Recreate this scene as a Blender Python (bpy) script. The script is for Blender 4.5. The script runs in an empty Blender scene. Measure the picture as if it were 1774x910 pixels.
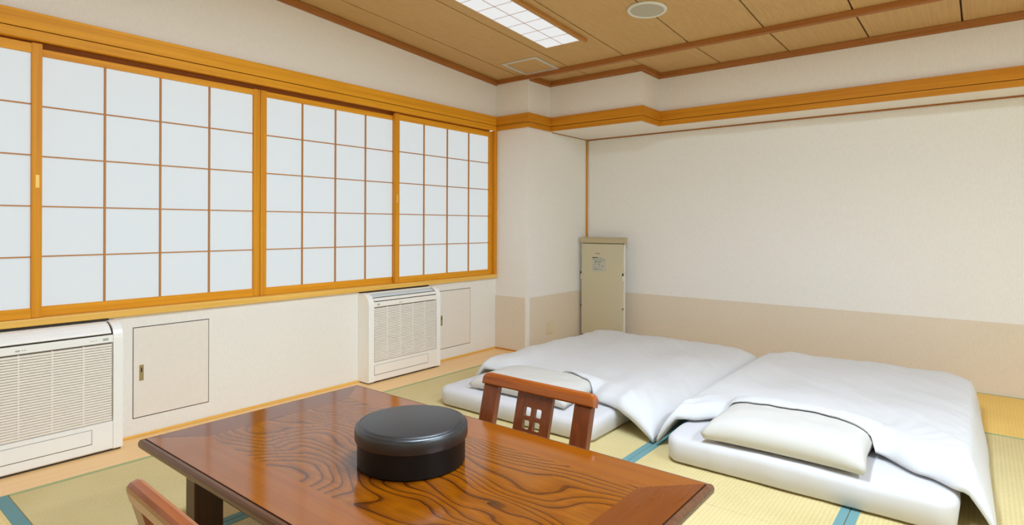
import bpy, bmesh, math, random
from mathutils import Vector, Matrix, noise

random.seed(7)
C = bpy.context.scene.collection
SC = bpy.context.scene

# ------------------------------------------------------------------ camera
YAW, ROLL, CAM_H, F_PX, CY_PX = 0.675192678, 0.00328264, 1.1, 1016.0, 390.955
cam_d = bpy.data.cameras.new('camera')
cam_d.sensor_fit = 'HORIZONTAL'
cam_d.sensor_width = 36.0
cam_d.lens = F_PX / 1774.0 * 36.0
cam_d.shift_y = -(455.0 - CY_PX) / 1774.0
cam_d.clip_start = 0.05
cam = bpy.data.objects.new('camera', cam_d)
C.objects.link(cam)
cam.matrix_world = (Matrix.Translation((0, 0, CAM_H)) @ Matrix.Rotation(YAW, 4, 'Z')
                    @ Matrix.Rotation(math.pi / 2, 4, 'X') @ Matrix.Rotation(ROLL, 4, 'Z'))
SC.camera = cam

# ------------------------------------------------------------------ world and exposure
SC.view_settings.view_transform = 'Standard'
SC.view_settings.look = 'None'
SC.view_settings.exposure = 0.15
SC.view_settings.gamma = 1.0
SC.view_settings.use_curve_mapping = False
SC.cycles.use_denoising = True
SC.cycles.max_bounces = 10
SC.cycles.diffuse_bounces = 6
SC.cycles.sample_clamp_indirect = 6.0
world = bpy.data.worlds.new('overcast sky')
SC.world = world
world.use_nodes = True
world.node_tree.nodes['Background'].inputs[0].default_value = (0.80, 0.88, 1.0, 1)
world.node_tree.nodes['Background'].inputs[1].default_value = 1.0
PAPER_GLOW = 0.50        # daylight coming through the paper of the shoji screens
FILL_COLOR = (0.70, 0.88, 1.07)   # bluish fill, standing in for a camera balanced for warm wood
LAMP_GLOW = 0.62         # the lamp seen in the picture
FILL_W = (70.0, 74.0)   # two unseen lamps added to brighten the room, in watts


# ------------------------------------------------------------------ helpers: colour and materials
def lin(r, g, b, k=1.0):
    f = lambda c: (c / 255 / 12.92) if c / 255 <= 0.04045 else ((c / 255 + 0.055) / 1.055) ** 2.4
    return (min(f(r) * k, 0.95), min(f(g) * k, 0.95), min(f(b) * k, 0.95), 1.0)


def new_mat(name):
    m = bpy.data.materials.new(name)
    m.use_nodes = True
    nt = m.node_tree
    b = nt.nodes['Principled BSDF']
    return m, nt, b


def plain(name, col, rough=0.5, metal=0.0, spec=0.5, bump=0.0, bscale=200.0, var=0.0, coat=0.0):
    m, nt, b = new_mat(name)
    b.inputs['Base Color'].default_value = col
    b.inputs['Roughness'].default_value = rough
    b.inputs['Metallic'].default_value = metal
    b.inputs['Specular IOR Level'].default_value = spec
    b.inputs['Coat Weight'].default_value = coat
    if bump or var:
        tc = nt.nodes.new('ShaderNodeTexCoord')
        n = nt.nodes.new('ShaderNodeTexNoise')
        n.inputs['Scale'].default_value = bscale
        n.inputs['Detail'].default_value = 3
        nt.links.new(tc.outputs['Object'], n.inputs['Vector'])
        if bump:
            bp = nt.nodes.new('ShaderNodeBump')
            bp.inputs['Strength'].default_value = bump
            bp.inputs['Distance'].default_value = 0.002
            nt.links.new(n.outputs['Fac'], bp.inputs['Height'])
            nt.links.new(bp.outputs['Normal'], b.inputs['Normal'])
        if var:
            r = nt.nodes.new('ShaderNodeValToRGB')
            r.color_ramp.elements[0].position = 0.3
            r.color_ramp.elements[1].position = 0.7
            r.color_ramp.elements[0].color = tuple(c * (1 - var) for c in col[:3]) + (1,)
            r.color_ramp.elements[1].color = tuple(min(1, c * (1 + var)) for c in col[:3]) + (1,)
            nt.links.new(n.outputs['Fac'], r.inputs['Fac'])
            nt.links.new(r.outputs['Color'], b.inputs['Base Color'])
    return m


def wood(name, c1, c2, axis=1, along=1.2, across=45.0, rough=0.4, spec=0.5, coat=0.0, seed=0.0, bump=0.05):
    m, nt, b = new_mat(name)
    tc = nt.nodes.new('ShaderNodeTexCoord')
    mp = nt.nodes.new('ShaderNodeMapping')
    s = [across] * 3
    s[axis] = along
    mp.inputs['Scale'].default_value = s
    mp.inputs['Location'].default_value = (seed, seed * 1.7, seed * 0.3)
    n = nt.nodes.new('ShaderNodeTexNoise')
    n.inputs['Scale'].default_value = 1.0
    n.inputs['Detail'].default_value = 5
    n.inputs['Roughness'].default_value = 0.6
    n.inputs['Distortion'].default_value = 0.4
    r = nt.nodes.new('ShaderNodeValToRGB')
    r.color_ramp.elements[0].position = 0.3
    r.color_ramp.elements[1].position = 0.72
    r.color_ramp.elements[0].color = c1
    r.color_ramp.elements[1].color = c2
    nt.links.new(tc.outputs['Object'], mp.inputs['Vector'])
    nt.links.new(mp.outputs['Vector'], n.inputs['Vector'])
    nt.links.new(n.outputs['Fac'], r.inputs['Fac'])
    nt.links.new(r.outputs['Color'], b.inputs['Base Color'])
    b.inputs['Roughness'].default_value = rough
    b.inputs['Specular IOR Level'].default_value = spec
    b.inputs['Coat Weight'].default_value = coat
    b.inputs['Coat Roughness'].default_value = 0.05
    if bump:
        bp = nt.nodes.new('ShaderNodeBump')
        bp.inputs['Strength'].default_value = bump
        bp.inputs['Distance'].default_value = 0.001
        nt.links.new(n.outputs['Fac'], bp.inputs['Height'])
        nt.links.new(bp.outputs['Normal'], b.inputs['Normal'])
    return m


def wallpaper(name, col, var=0.035):
    m, nt, b = new_mat(name)
    tc = nt.nodes.new('ShaderNodeTexCoord')
    mp = nt.nodes.new('ShaderNodeMapping')
    mp.inputs['Scale'].default_value = (160, 160, 35)
    n = nt.nodes.new('ShaderNodeTexNoise')
    n.inputs['Scale'].default_value = 1.0
    n.inputs['Detail'].default_value = 4
    r = nt.nodes.new('ShaderNodeValToRGB')
    r.color_ramp.elements[0].position = 0.25
    r.color_ramp.elements[1].position = 0.75
    r.color_ramp.elements[0].color = tuple(c * (1 - var) for c in col[:3]) + (1,)
    r.color_ramp.elements[1].color = tuple(min(1, c * (1 + var)) for c in col[:3]) + (1,)
    bp = nt.nodes.new('ShaderNodeBump')
    bp.inputs['Strength'].default_value = 0.08
    bp.inputs['Distance'].default_value = 0.001
    nt.links.new(tc.outputs['Object'], mp.inputs['Vector'])
    nt.links.new(mp.outputs['Vector'], n.inputs['Vector'])
    nt.links.new(n.outputs['Fac'], r.inputs['Fac'])
    nt.links.new(r.outputs['Color'], b.inputs['Base Color'])
    nt.links.new(n.outputs['Fac'], bp.inputs['Height'])
    nt.links.new(bp.outputs['Normal'], b.inputs['Normal'])
    b.inputs['Roughness'].default_value = 0.85
    b.inputs['Specular IOR Level'].default_value = 0.2
    return m


def tatami(name, col_a, col_b, axis):
    """woven rush: ribs every 15 mm running along the given axis"""
    m, nt, b = new_mat(name)
    tc = nt.nodes.new('ShaderNodeTexCoord')
    sx = nt.nodes.new('ShaderNodeSeparateXYZ')
    nt.links.new(tc.outputs['Object'], sx.inputs[0])
    mul = nt.nodes.new('ShaderNodeMath'); mul.operation = 'MULTIPLY'
    mul.inputs[1].default_value = 2 * math.pi / 0.0155
    nt.links.new(sx.outputs['X' if axis == 1 else 'Y'], mul.inputs[0])
    sn = nt.nodes.new('ShaderNodeMath'); sn.operation = 'SINE'
    nt.links.new(mul.outputs[0], sn.inputs[0])
    mp = nt.nodes.new('ShaderNodeMapping')
    s = [420.0, 420.0, 1.0]
    s[axis] = 60.0
    s2 = [s[1], s[0], 1.0]
    mp.inputs['Scale'].default_value = s2
    nt.links.new(tc.outputs['Object'], mp.inputs['Vector'])
    n = nt.nodes.new('ShaderNodeTexNoise')
    n.inputs['Scale'].default_value = 1.0
    n.inputs['Detail'].default_value = 3
    nt.links.new(mp.outputs['Vector'], n.inputs['Vector'])
    n2 = nt.nodes.new('ShaderNodeTexNoise')
    n2.inputs['Scale'].default_value = 3.0
    nt.links.new(tc.outputs['Object'], n2.inputs['Vector'])
    a1 = nt.nodes.new('ShaderNodeMath'); a1.operation = 'MULTIPLY_ADD'
    a1.inputs[1].default_value = 0.09
    nt.links.new(sn.outputs[0], a1.inputs[0])
    nt.links.new(n.outputs['Fac'], a1.inputs[2])
    a2 = nt.nodes.new('ShaderNodeMath'); a2.operation = 'MULTIPLY_ADD'
    a2.inputs[1].default_value = 0.5
    nt.links.new(n2.outputs['Fac'], a2.inputs[0])
    nt.links.new(a1.outputs[0], a2.inputs[2])
    r = nt.nodes.new('ShaderNodeValToRGB')
    r.color_ramp.elements[0].position = 0.35
    r.color_ramp.elements[1].position = 1.15 if False else 1.0
    r.color_ramp.elements[0].color = col_a
    r.color_ramp.elements[1].color = col_b
    nt.links.new(a2.outputs[0], r.inputs['Fac'])
    nt.links.new(r.outputs['Color'], b.inputs['Base Color'])
    bp = nt.nodes.new('ShaderNodeBump')
    bp.inputs['Strength'].default_value = 0.25
    bp.inputs['Distance'].default_value = 0.0015
    nt.links.new(a1.outputs[0], bp.inputs['Height'])
    nt.links.new(bp.outputs['Normal'], b.inputs['Normal'])
    b.inputs['Roughness'].default_value = 0.6
    b.inputs['Specular IOR Level'].default_value = 0.3
    return m


def grain_panel(name, cols, seed, rough=0.12):
    """flat-sawn wood under varnish: long cathedral figures along X"""
    m, nt, b = new_mat(name)
    tc = nt.nodes.new('ShaderNodeTexCoord')
    sx = nt.nodes.new('ShaderNodeSeparateXYZ')
    nt.links.new(tc.outputs['Object'], sx.inputs[0])
    mp = nt.nodes.new('ShaderNodeMapping')
    mp.inputs['Scale'].default_value = (1.6, 3.3, 1.0)
    mp.inputs['Location'].default_value = (seed, seed * 0.7, 0)
    nt.links.new(tc.outputs['Object'], mp.inputs['Vector'])
    n = nt.nodes.new('ShaderNodeTexNoise')
    n.inputs['Scale'].default_value = 1.0
    n.inputs['Detail'].default_value = 2.0
    n.inputs['Roughness'].default_value = 0.4
    n.inputs['Distortion'].default_value = 0.25
    nt.links.new(mp.outputs['Vector'], n.inputs['Vector'])
    k1 = nt.nodes.new('ShaderNodeMath'); k1.operation = 'MULTIPLY'
    k1.inputs[1].default_value = 22.0
    nt.links.new(n.outputs['Fac'], k1.inputs[0])
    k2 = nt.nodes.new('ShaderNodeMath'); k2.operation = 'MULTIPLY_ADD'
    k2.inputs[1].default_value = 31.0
    nt.links.new(sx.outputs['Y'], k2.inputs[0])
    nt.links.new(k1.outputs[0], k2.inputs[2])
    fr = nt.nodes.new('ShaderNodeMath'); fr.operation = 'FRACT'
    nt.links.new(k2.outputs[0], fr.inputs[0])
    r = nt.nodes.new('ShaderNodeValToRGB')
    r.color_ramp.interpolation = 'EASE'
    e = r.color_ramp.elements
    e[0].position, e[0].color = 0.0, cols[0]
    e[1].position, e[1].color = 1.0, cols[2]
    for pos, c in ((0.09, cols[1]), (0.24, cols[2]), (0.75, cols[3]), (0.95, cols[2])):
        q = e.new(pos)
        q.color = c
    nt.links.new(fr.outputs[0], r.inputs['Fac'])
    mp2 = nt.nodes.new('ShaderNodeMapping')
    mp2.inputs['Scale'].default_value = (9, 220, 1)
    nt.links.new(tc.outputs['Object'], mp2.inputs['Vector'])
    nf = nt.nodes.new('ShaderNodeTexNoise')
    nf.inputs['Scale'].default_value = 1.0
    nt.links.new(mp2.outputs['Vector'], nf.inputs['Vector'])
    mr = nt.nodes.new('ShaderNodeMapRange')
    mr.inputs['From Min'].default_value = 0.3
    mr.inputs['From Max'].default_value = 0.7
    mr.inputs['To Min'].default_value = 0.78
    mr.inputs['To Max'].default_value = 1.1
    nt.links.new(nf.outputs['Fac'], mr.inputs['Value'])
    mx = nt.nodes.new('ShaderNodeMix'); mx.data_type = 'RGBA'; mx.blend_type = 'MULTIPLY'
    mx.inputs['Factor'].default_value = 1.0
    nt.links.new(r.outputs['Color'], mx.inputs['A'])
    nt.links.new(mr.outputs['Result'], mx.inputs['B'])
    nt.links.new(mx.outputs['Result'], b.inputs['Base Color'])
    b.inputs['Roughness'].default_value = rough
    b.inputs['IOR'].default_value = 1.7
    return m


def glow(name, col, strength, base):
    m, nt, b = new_mat(name)
    b.inputs['Base Color'].default_value = base
    b.inputs['Roughness'].default_value = 0.6
    b.inputs['Specular IOR Level'].default_value = 0.2
    b.inputs['Emission Color'].default_value = col
    b.inputs['Emission Strength'].default_value = strength
    return m


K = 1.18   # photo colour -> surface colour under this room's light
M = {
    'cream': wallpaper('cream wallpaper', lin(216, 212, 205, 1.25)),
    'tan': wallpaper('tan dado wallpaper', lin(207, 193, 173, 1.22)),
    'white_panel': plain('painted panel', lin(219, 211, 201, K), 0.6, var=0.015, bscale=30),
    'soffit': plain('soffit paint', lin(222, 214, 204, K), 0.8),
    'honey_y': wood('honey wood along y', lin(190, 126, 20, 1.36), lin(212, 150, 36, 1.36), 1, 1.2, 60, 0.5, 0.25),
    'honey_x': wood('honey wood along x', lin(182, 114, 16, K), lin(204, 137, 30, K), 0, 1.2, 60, 0.5, 0.25),
    'honey_z': wood('honey wood along z', lin(194, 124, 20, K), lin(216, 149, 36, K), 2, 1.2, 60, 0.5, 0.25),
    'sill': wood('sill wood', lin(212, 160, 66, K), lin(230, 185, 92, K), 1, 1.0, 70, 0.4),
    'muntin': plain('muntin wood', lin(176, 120, 62, K), 0.55),
    'ceil_y': wood('ceiling board', lin(176, 138, 82, 1.2), lin(194, 158, 103, 1.2), 1, 2.0, 150, 0.55, bump=0.03),
    'mould': wood('dark moulding', lin(142, 84, 28, K), lin(165, 105, 44, K), 1, 1.5, 60, 0.5),
    'mould_x': wood('dark moulding x', lin(142, 84, 28, K), lin(165, 105, 44, K), 0, 1.5, 60, 0.5),
    'bar': wood('lamp bar', lin(166, 112, 48, K), lin(186, 132, 66, K), 1, 1.5, 60, 0.5),
    'joint': plain('joint shadow board', lin(74, 44, 16), 0.8),
    'paper': glow('shoji paper', (0.90, 0.96, 0.98, 1), PAPER_GLOW, (0.26, 0.28, 0.29, 1)),
    'plastic': plain('white plastic', lin(234, 232, 228, 1.16), 0.35),
    'plastic_warm': plain('warm white plastic', lin(231, 225, 216, 1.16), 0.4),
    'vane_grey': plain('grey vane plastic', lin(196, 205, 208, K), 0.4),
    'slat': plain('grille slat plastic', lin(233, 226, 217, 1.16), 0.45),
    'mark': plain('grey print', lin(176, 176, 172), 0.5),
    'dark': plain('dark gap', lin(52, 44, 36), 0.8),
    'grille_back': plain('grille back', lin(118, 104, 90), 0.8),
    'line': plain('gap line', lin(70, 58, 46), 0.8),
    'board': wood('floor board', lin(226, 180, 122, K), lin(236, 196, 138, K), 1, 1.0, 50, 0.35),
    'tat_y': tatami('tatami along y', lin(194, 172, 112, 1.0), lin(222, 204, 152, 1.0), 1),
    'tat_x': tatami('tatami along x', lin(204, 178, 112, K), lin(226, 202, 142, K), 0),
    'tat_far': tatami('tatami far strip', lin(212, 172, 88, K), lin(228, 190, 106, K), 1),
    'teal': plain('teal cloth border', lin(98, 138, 140, K), 0.8, bump=0.3, bscale=900, var=0.12),
    'green': plain('green cloth border', lin(138, 146, 104, 1.5), 0.8, bump=0.3, bscale=900, var=0.08),
    'sheet': plain('white cotton sheet', lin(222, 219, 220, 0.92), 0.85, spec=0.2, bump=0.08, bscale=700),
    'duvet': plain('white cotton duvet', lin(225, 224, 224, 0.96), 0.85, spec=0.2, bump=0.08, bscale=700),
    'pillow': plain('white pillowcase', lin(222, 218, 210, 0.90), 0.85, spec=0.2, bump=0.08, bscale=700),
    'lacquer': plain('black lacquer', lin(12, 12, 13), 0.4, spec=0.3, bump=0.02, bscale=300),
    'lacquer_sheen': plain('black lacquer lid sheen', lin(24, 30, 35), 0.34, spec=0.95, bump=0.05, bscale=500),  # bluish base colour paints in part of the window's reflection
    'table': grain_panel('table figured wood', [lin(62, 26, 3), lin(90, 42, 3), lin(128, 66, 3), lin(140, 76, 5)], 3.1),
    'border_x': wood('table border along x', lin(131, 66, 4), lin(144, 77, 7), 0, 1.2, 40, 0.12, bump=0.0),
    'border_y': wood('table border along y', lin(104, 48, 8), lin(118, 57, 12), 1, 2.0, 40, 0.13, bump=0.0),
    'edge': wood('table edge wood', lin(92, 58, 38), lin(116, 76, 52), 0, 1.5, 60, 0.25, bump=0.02),
    'groove': plain('table groove', lin(36, 18, 10), 0.4),
    'leg': wood('table leg wood', lin(66, 42, 24), lin(92, 60, 34), 2, 2.0, 60, 0.35),
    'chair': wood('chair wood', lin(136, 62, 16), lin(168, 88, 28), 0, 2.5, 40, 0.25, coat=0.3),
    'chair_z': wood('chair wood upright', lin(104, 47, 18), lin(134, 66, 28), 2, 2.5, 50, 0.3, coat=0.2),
    'seat': plain('dark seat', lin(52, 34, 28), 0.7),
    'box': plain('beige painted steel', lin(192, 182, 152, K), 0.5, bump=0.04, bscale=120),
    'box_lid': plain('olive beige lid', lin(176, 162, 128, K), 0.55),
    'box_light': plain('pale steel flange', lin(214, 208, 196, K), 0.45),
    'label': plain('grey label', lin(180, 178, 162, K), 0.5),
    'ink': plain('dark ink', lin(70, 66, 56), 0.6),
    'ink_soft': plain('faded ink', lin(132, 128, 112), 0.6),
    'brass': plain('dull brass', lin(160, 142, 100, K), 0.4, metal=0.4),
    'pull': plain('pale brass pull', lin(226, 184, 92, K), 0.35, metal=0.2),
    'steel': plain('dull steel', lin(196, 194, 186, K), 0.4, metal=0.25),
    'diffuser': glow('lamp diffuser', (0.94, 0.97, 1.0, 1), LAMP_GLOW, (0.3, 0.3, 0.3, 1)),
    'diffuser_fill': glow('added lamp diffuser', (0.75, 0.90, 1.0, 1), 2.0, (0.6, 0.6, 0.6, 1)),  # glowing panes of the two added, unseen lamps
    'speaker': plain('speaker ring', lin(206, 204, 192, K), 0.5),
    'speaker_net': plain('speaker net', lin(172, 166, 148, K), 0.6, bump=0.4, bscale=900),
    'guard': plain('white corner guard', lin(224, 218, 212, K), 0.35),
    'outlet': plain('beige plate', lin(208, 192, 160, K), 0.4),
}


for _n in ('border_x', 'border_y'):
    M[_n].node_tree.nodes['Principled BSDF'].inputs['IOR'].default_value = 1.7


# ------------------------------------------------------------------ helpers: geometry
def obj(name, bm, mat, parent=None, smooth=False, loc=None, recalc=True):
    me = bpy.data.meshes.new(name)
    if recalc:
        bmesh.ops.recalc_face_normals(bm, faces=bm.faces)
    bm.to_mesh(me)
    bm.free()
    me.materials.append(M[mat] if isinstance(mat, str) else mat)
    if smooth:
        for p in me.polygons:
            p.use_smooth = True
    o = bpy.data.objects.new(name, me)
    C.objects.link(o)
    if parent is not None:
        o.parent = parent
    if loc is not None:
        o.location = loc
    return o


def tag(o, label, cat, group=None):
    o['label'] = label
    o['category'] = cat
    if group:
        o['group'] = group
    return o


def empty(name, loc=(0, 0, 0), rot=(0, 0, 0)):
    o = bpy.data.objects.new(name, None)
    C.objects.link(o)
    o.location = loc
    o.rotation_euler = rot
    o.empty_display_size = 0.1
    return o


def thing(name, label, cat, loc=(0, 0, 0), rot=(0, 0, 0), group=None):
    return tag(empty(name, loc, rot), label, cat, group)


def struct(o):
    o['kind'] = 'structure'
    return o


def box(bm, x0, x1, y0, y1, z0, z1, bev=0.0, seg=2, mtx=None):
    t = bmesh.new()
    bmesh.ops.create_cube(t, size=1.0)
    for v in t.verts:
        v.co = Vector(((x0 + x1) / 2 + v.co.x * (x1 - x0), (y0 + y1) / 2 + v.co.y * (y1 - y0), (z0 + z1) / 2 + v.co.z * (z1 - z0)))
    if bev > 0:
        bmesh.ops.bevel(t, geom=list(t.edges), offset=bev, segments=seg, affect='EDGES', profile=0.5)
    if mtx is not None:
        bmesh.ops.transform(t, matrix=mtx, verts=t.verts)
    me = bpy.data.meshes.new('tmp')
    t.to_mesh(me)
    t.free()
    bm.from_mesh(me)
    bpy.data.meshes.remove(me)
    return bm


def bx(*a, **k):
    return box(bmesh.new(), *a, **k)


def prism(pts, axis, a0, a1, bm=None):
    """extrude a closed 2-D outline along an axis (0 x, 1 y, 2 z)"""
    bm = bm or bmesh.new()
    def P(p, a):
        if axis == 0: return (a, p[0], p[1])
        if axis == 1: return (p[0], a, p[1])
        return (p[0], p[1], a)
    A = [bm.verts.new(P(p, a0)) for p in pts]
    B = [bm.verts.new(P(p, a1)) for p in pts]
    n = len(pts)
    bm.faces.new(A)
    bm.faces.new(list(reversed(B)))
    for i in range(n):
        bm.faces.new((A[i], A[(i + 1) % n], B[(i + 1) % n], B[i]))
    return bm


def sweep(path, prof, bm=None):
    """sweep a closed profile of (offset to the right of travel, z) along a plan polyline with mitres"""
    bm = bm or bmesh.new()
    n = len(path)
    rings = []
    for i, p in enumerate(path):
        p = Vector(p[:2] + (0,)) if len(p) == 2 else Vector((p[0], p[1], 0))
        dirs = []
        if i > 0:
            q = Vector((path[i - 1][0], path[i - 1][1], 0)); dirs.append((p - q).normalized())
        if i < n - 1:
            q = Vector((path[i + 1][0], path[i + 1][1], 0)); dirs.append((q - p).normalized())
        ns = [Vector((d.y, -d.x, 0)) for d in dirs]
        if len(ns) == 2:
            mvec = ns[0] + ns[1]
            mvec = mvec / (mvec.dot(ns[0]))
        else:
            mvec = ns[0]
        z0 = path[i][2] if len(path[i]) > 2 else 0.0
        rings.append([bm.verts.new((p.x + mvec.x * o, p.y + mvec.y * o, z + z0)) for o, z in prof])
    m = len(prof)
    for a, b in zip(rings, rings[1:]):
        for j in range(m):
            bm.faces.new((a[j], a[(j + 1) % m], b[(j + 1) % m], b[j]))
    bm.faces.new(rings[0])
    bm.faces.new(list(reversed(rings[-1])))
    return bm


def lathe(prof, seg=64, bm=None, cap=True):
    bm = bm or bmesh.new()
    rings = []
    for r, z in prof:
        if r < 1e-6:
            rings.append([bm.verts.new((0, 0, z))])
        else:
            rings.append([bm.verts.new((r * math.cos(2 * math.pi * k / seg), r * math.sin(2 * math.pi * k / seg), z)) for k in range(seg)])
    for a, b in zip(rings, rings[1:]):
        if len(a) == 1 and len(b) == 1:
            continue
        for k in range(seg):
            k2 = (k + 1) % seg
            if len(a) == 1:
                bm.faces.new((a[0], b[k2], b[k]))
            elif len(b) == 1:
                bm.faces.new((a[k], a[k2], b[0]))
            else:
                bm.faces.new((a[k], a[k2], b[k2], b[k]))
    return bm


def sstep(e0, e1, x):
    t = max(0.0, min(1.0, (x - e0) / (e1 - e0)))
    return t * t * (3 - 2 * t)


# ------------------------------------------------------------------ dimensions of the room
X0 = -3.407          # window wall
Y_FACE = 4.02        # front of the corner pillar
X_PIL = -3.045       # side of the corner pillar
Y_FAR = 4.98         # far wall
X_R, Y_B = 2.3, -1.7
Z_C = 2.395          # flat ceiling by the far wall
SLOPE = 0.0645       # the main ceiling rises towards the camera
Z_SOF = 1.947


def zc(y):
    return Z_C + max(0.0, Y_FACE - y) * SLOPE


Z_TOP = zc(Y_B) + 0.12
W_BOT, W_TOP = 0.665, 1.94    # window opening

# ------------------------------------------------------------------ walls
bm = bmesh.new()
box(bm, X0 - 0.16, X0, Y_B, Y_FACE + 0.4, -0.05, 0.63)
box(bm, X0 - 0.16, X0, Y_B, Y_FACE + 0.4, 2.0, Z_TOP)
box(bm, X0 - 0.16, X0, Y_B, -0.375, 0.63, 2.0)
struct(obj('wall_left', bm, 'cream'))

wp = struct(obj('wall_corner', bx(X0, X_PIL, Y_FACE, Y_FAR + 0.15, -0.05, Z_TOP), 'cream'))
bm = sweep([(X0 + 0.001, Y_FACE), (X_PIL, Y_FACE), (X_PIL, Y_FAR)], [(0.0005, 0.0), (0.003, 0.0), (0.003, 0.474), (0.0005, 0.476)])
obj('dado_panel', bm, 'tan', wp)

wf = struct(obj('wall_far', bx(X_PIL, X_R, Y_FAR, Y_FAR + 0.15, -0.05, Z_SOF), 'cream'))
bm = sweep([(X_PIL + 0.004, Y_FAR), (X_R, Y_FAR)], [(0.0005, 0.0), (0.004, 0.0), (0.004, 0.473), (0.0005, 0.475)])
obj('dado_panel', bm, 'tan', wf)

# the upper wall over the recess, with its step, and its soffit
bm = prism([(X_PIL, 4.344), (-2.147, 4.344), (-2.147, 4.673), (X_R, 4.673), (X_R, Y_FAR + 0.15), (X_PIL, Y_FAR + 0.15)], 2, Z_SOF + 0.004, Z_TOP)
wu = struct(obj('wall_upper', bm, 'cream'))
bm = prism([(X_PIL, 4.344), (-2.147, 4.344), (-2.147, 4.673), (X_R, 4.673), (X_R, Y_FAR), (X_PIL, Y_FAR)], 2, Z_SOF, Z_SOF + 0.004)
obj('soffit', bm, 'soffit', wu)
struct(obj('wall_right', bx(X_R, X_R + 0.15, Y_B, Y_FAR + 0.15, -0.05, Z_TOP), 'cream'))
struct(obj('wall_back', bx(X0 - 0.16, X_R + 0.15, Y_B - 0.15, Y_B, -0.05, Z_TOP), 'cream'))

# ------------------------------------------------------------------ floor
fl = struct(obj('floor', bx(X0 - 0.1, X_R + 0.1, Y_B - 0.1, Y_FAR + 0.1, -0.10, -0.035), 'joint'))
obj('floor_board', bx(X0, -3.0805, Y_B, Y_FACE, -0.03, 0.001, bev=0.0008, seg=1), 'board', fl)


def mat_piece(x0, x1, y0, y1, mat, borders):
    o = obj('tatami_mat', bx(x0 + 0.0012, x1 - 0.0012, y0 + 0.0012, y1 - 0.0012, -0.034, 0.0, bev=0.0015, seg=1), mat, fl)
    for bx0, bx1, by0, by1, bmat in borders:
        obj('cloth_border', bx(bx0, bx1, by0, by1, -0.004, 0.0016, bev=0.0006, seg=1), bmat, o)
    return o


cols = [-3.08, -2.18, -1.288, -0.394, 0.50, 1.40, X_R]
for i, (a, b) in enumerate(zip(cols, cols[1:])):
    for y0, y1 in ((0.58, 2.30), (2.30, 4.022)):
        bl = (a + 0.0008, a + 0.0225, y0 + 0.002, y1 - 0.002, 'green') if i == 0 else (a + 0.0015, a + 0.0325, y0 + 0.002, y1 - 0.002, 'teal')
        mat_piece(a, b, y0, y1, 'tat_y', [bl, (b - 0.0325, b - 0.0015, y0 + 0.002, y1 - 0.002, 'teal')])
for a, b in ((-3.08, -1.288), (-1.288, 0.50), (0.50, X_R)):
    mat_piece(a, b, -0.33, 0.58, 'tat_x', [(a + 0.002, b - 0.002, 0.533, 0.5785, 'teal'), (a + 0.002, b - 0.002, -0.3285, -0.297, 'teal')])
    mat_piece(a, b, -1.24, -0.33, 'tat_x', [(a + 0.002, b - 0.002, -0.363, -0.3315, 'teal')])
for i, (a, b) in enumerate(((X_PIL + 0.003, -1.26), (-1.26, 0.53), (0.53, X_R))):
    bd = [(a + 0.002, b - 0.002, 4.0235, 4.041, 'green'), (a + 0.002, b - 0.002, Y_FAR - 0.018, Y_FAR - 0.004, 'green')]
    if i == 0:
        bd.append((a + 0.0015, a + 0.03, 4.043, Y_FAR - 0.02, 'teal'))
    mat_piece(a, b, 4.022, Y_FAR - 0.003, 'tat_far', bd)

# ------------------------------------------------------------------ baseboards and corner trims
bm = bx(X0 + 0.0005, X0 + 0.012, Y_B, Y_FACE - 0.004, 0.001, 0.014, bev=0.002)
struct(obj('baseboard_left', bm, 'sill'))
bm = bx(X0 + 0.013, -3.066, Y_FACE - 0.013, Y_FACE - 0.0035, 0.001, 0.012, bev=0.002)
struct(obj('baseboard_corner', bm, 'honey_x'))
bm = sweep([(X_PIL - 0.022, Y_FACE - 0.003), (X_PIL + 0.003, Y_FACE - 0.003), (X_PIL + 0.003, Y_FACE + 0.022)],
           [(0.0005, 0.012), (0.004, 0.012), (0.004, 0.475), (0.0005, 0.477)])
struct(obj('trim_1', bm, 'guard'))
struct(obj('trim_2', bx(X_PIL - 0.006, X_PIL + 0.010, Y_FACE - 0.014, Y_FACE - 0.004, 0.0, 0.012, bev=0.002), 'outlet'))
struct(obj('trim_3', bx(X_PIL + 0.0045, X_PIL + 0.018, Y_FAR - 0.016, Y_FAR - 0.0045, 0.002, Z_SOF - 0.001, bev=0.002), 'honey_z'))
bm = bx(X_PIL + 0.018, X_R, Y_FAR - 0.012, Y_FAR - 0.0005, Z_SOF - 0.012, Z_SOF - 0.0005, bev=0.002)
struct(obj('trim_4', bm, 'mould_x'))
bm = bx(X_PIL + 0.0005, X_PIL + 0.006, 4.375, Y_FAR - 0.014, Z_SOF - 0.007, Z_SOF - 0.0005, bev=0.001)
struct(obj('trim_5', bm, 'mould'))

# the long honey-coloured rail that runs round the room, one stepped moulding
path = [(X0, Y_B), (X0, Y_FACE), (X_PIL, Y_FACE), (X_PIL, 4.344), (-2.147, 4.344), (-2.147, 4.673), (X_R, 4.673)]
t6 = struct(obj('trim_6', sweep(path[1:], [(0.0005, 1.990), (0.028, 1.990), (0.030, 1.992), (0.030, 2.066), (0.028, 2.068), (0.0005, 2.068)]), 'honey_x'))
obj('window_rail', sweep(path[:2], [(0.0005, 1.990), (0.028, 1.990), (0.030, 1.992), (0.030, 2.066), (0.028, 2.068), (0.0005, 2.068)]), 'honey_y', t6)
obj('lower_band', sweep(path[1:], [(0.0005, 1.9475), (0.022, 1.9475), (0.024, 1.950), (0.024, 1.986), (0.0005, 1.986)]), 'honey_x', t6)
obj('lower_band', sweep(path[:2], [(0.0005, 1.944), (0.022, 1.944), (0.024, 1.946), (0.024, 1.986), (0.0005, 1.986)]), 'honey_y', t6)
obj('shadow_groove', sweep(path, [(0.0005, 1.986), (0.019, 1.986), (0.019, 1.990), (0.0005, 1.990)]), 'joint', t6)

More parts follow.
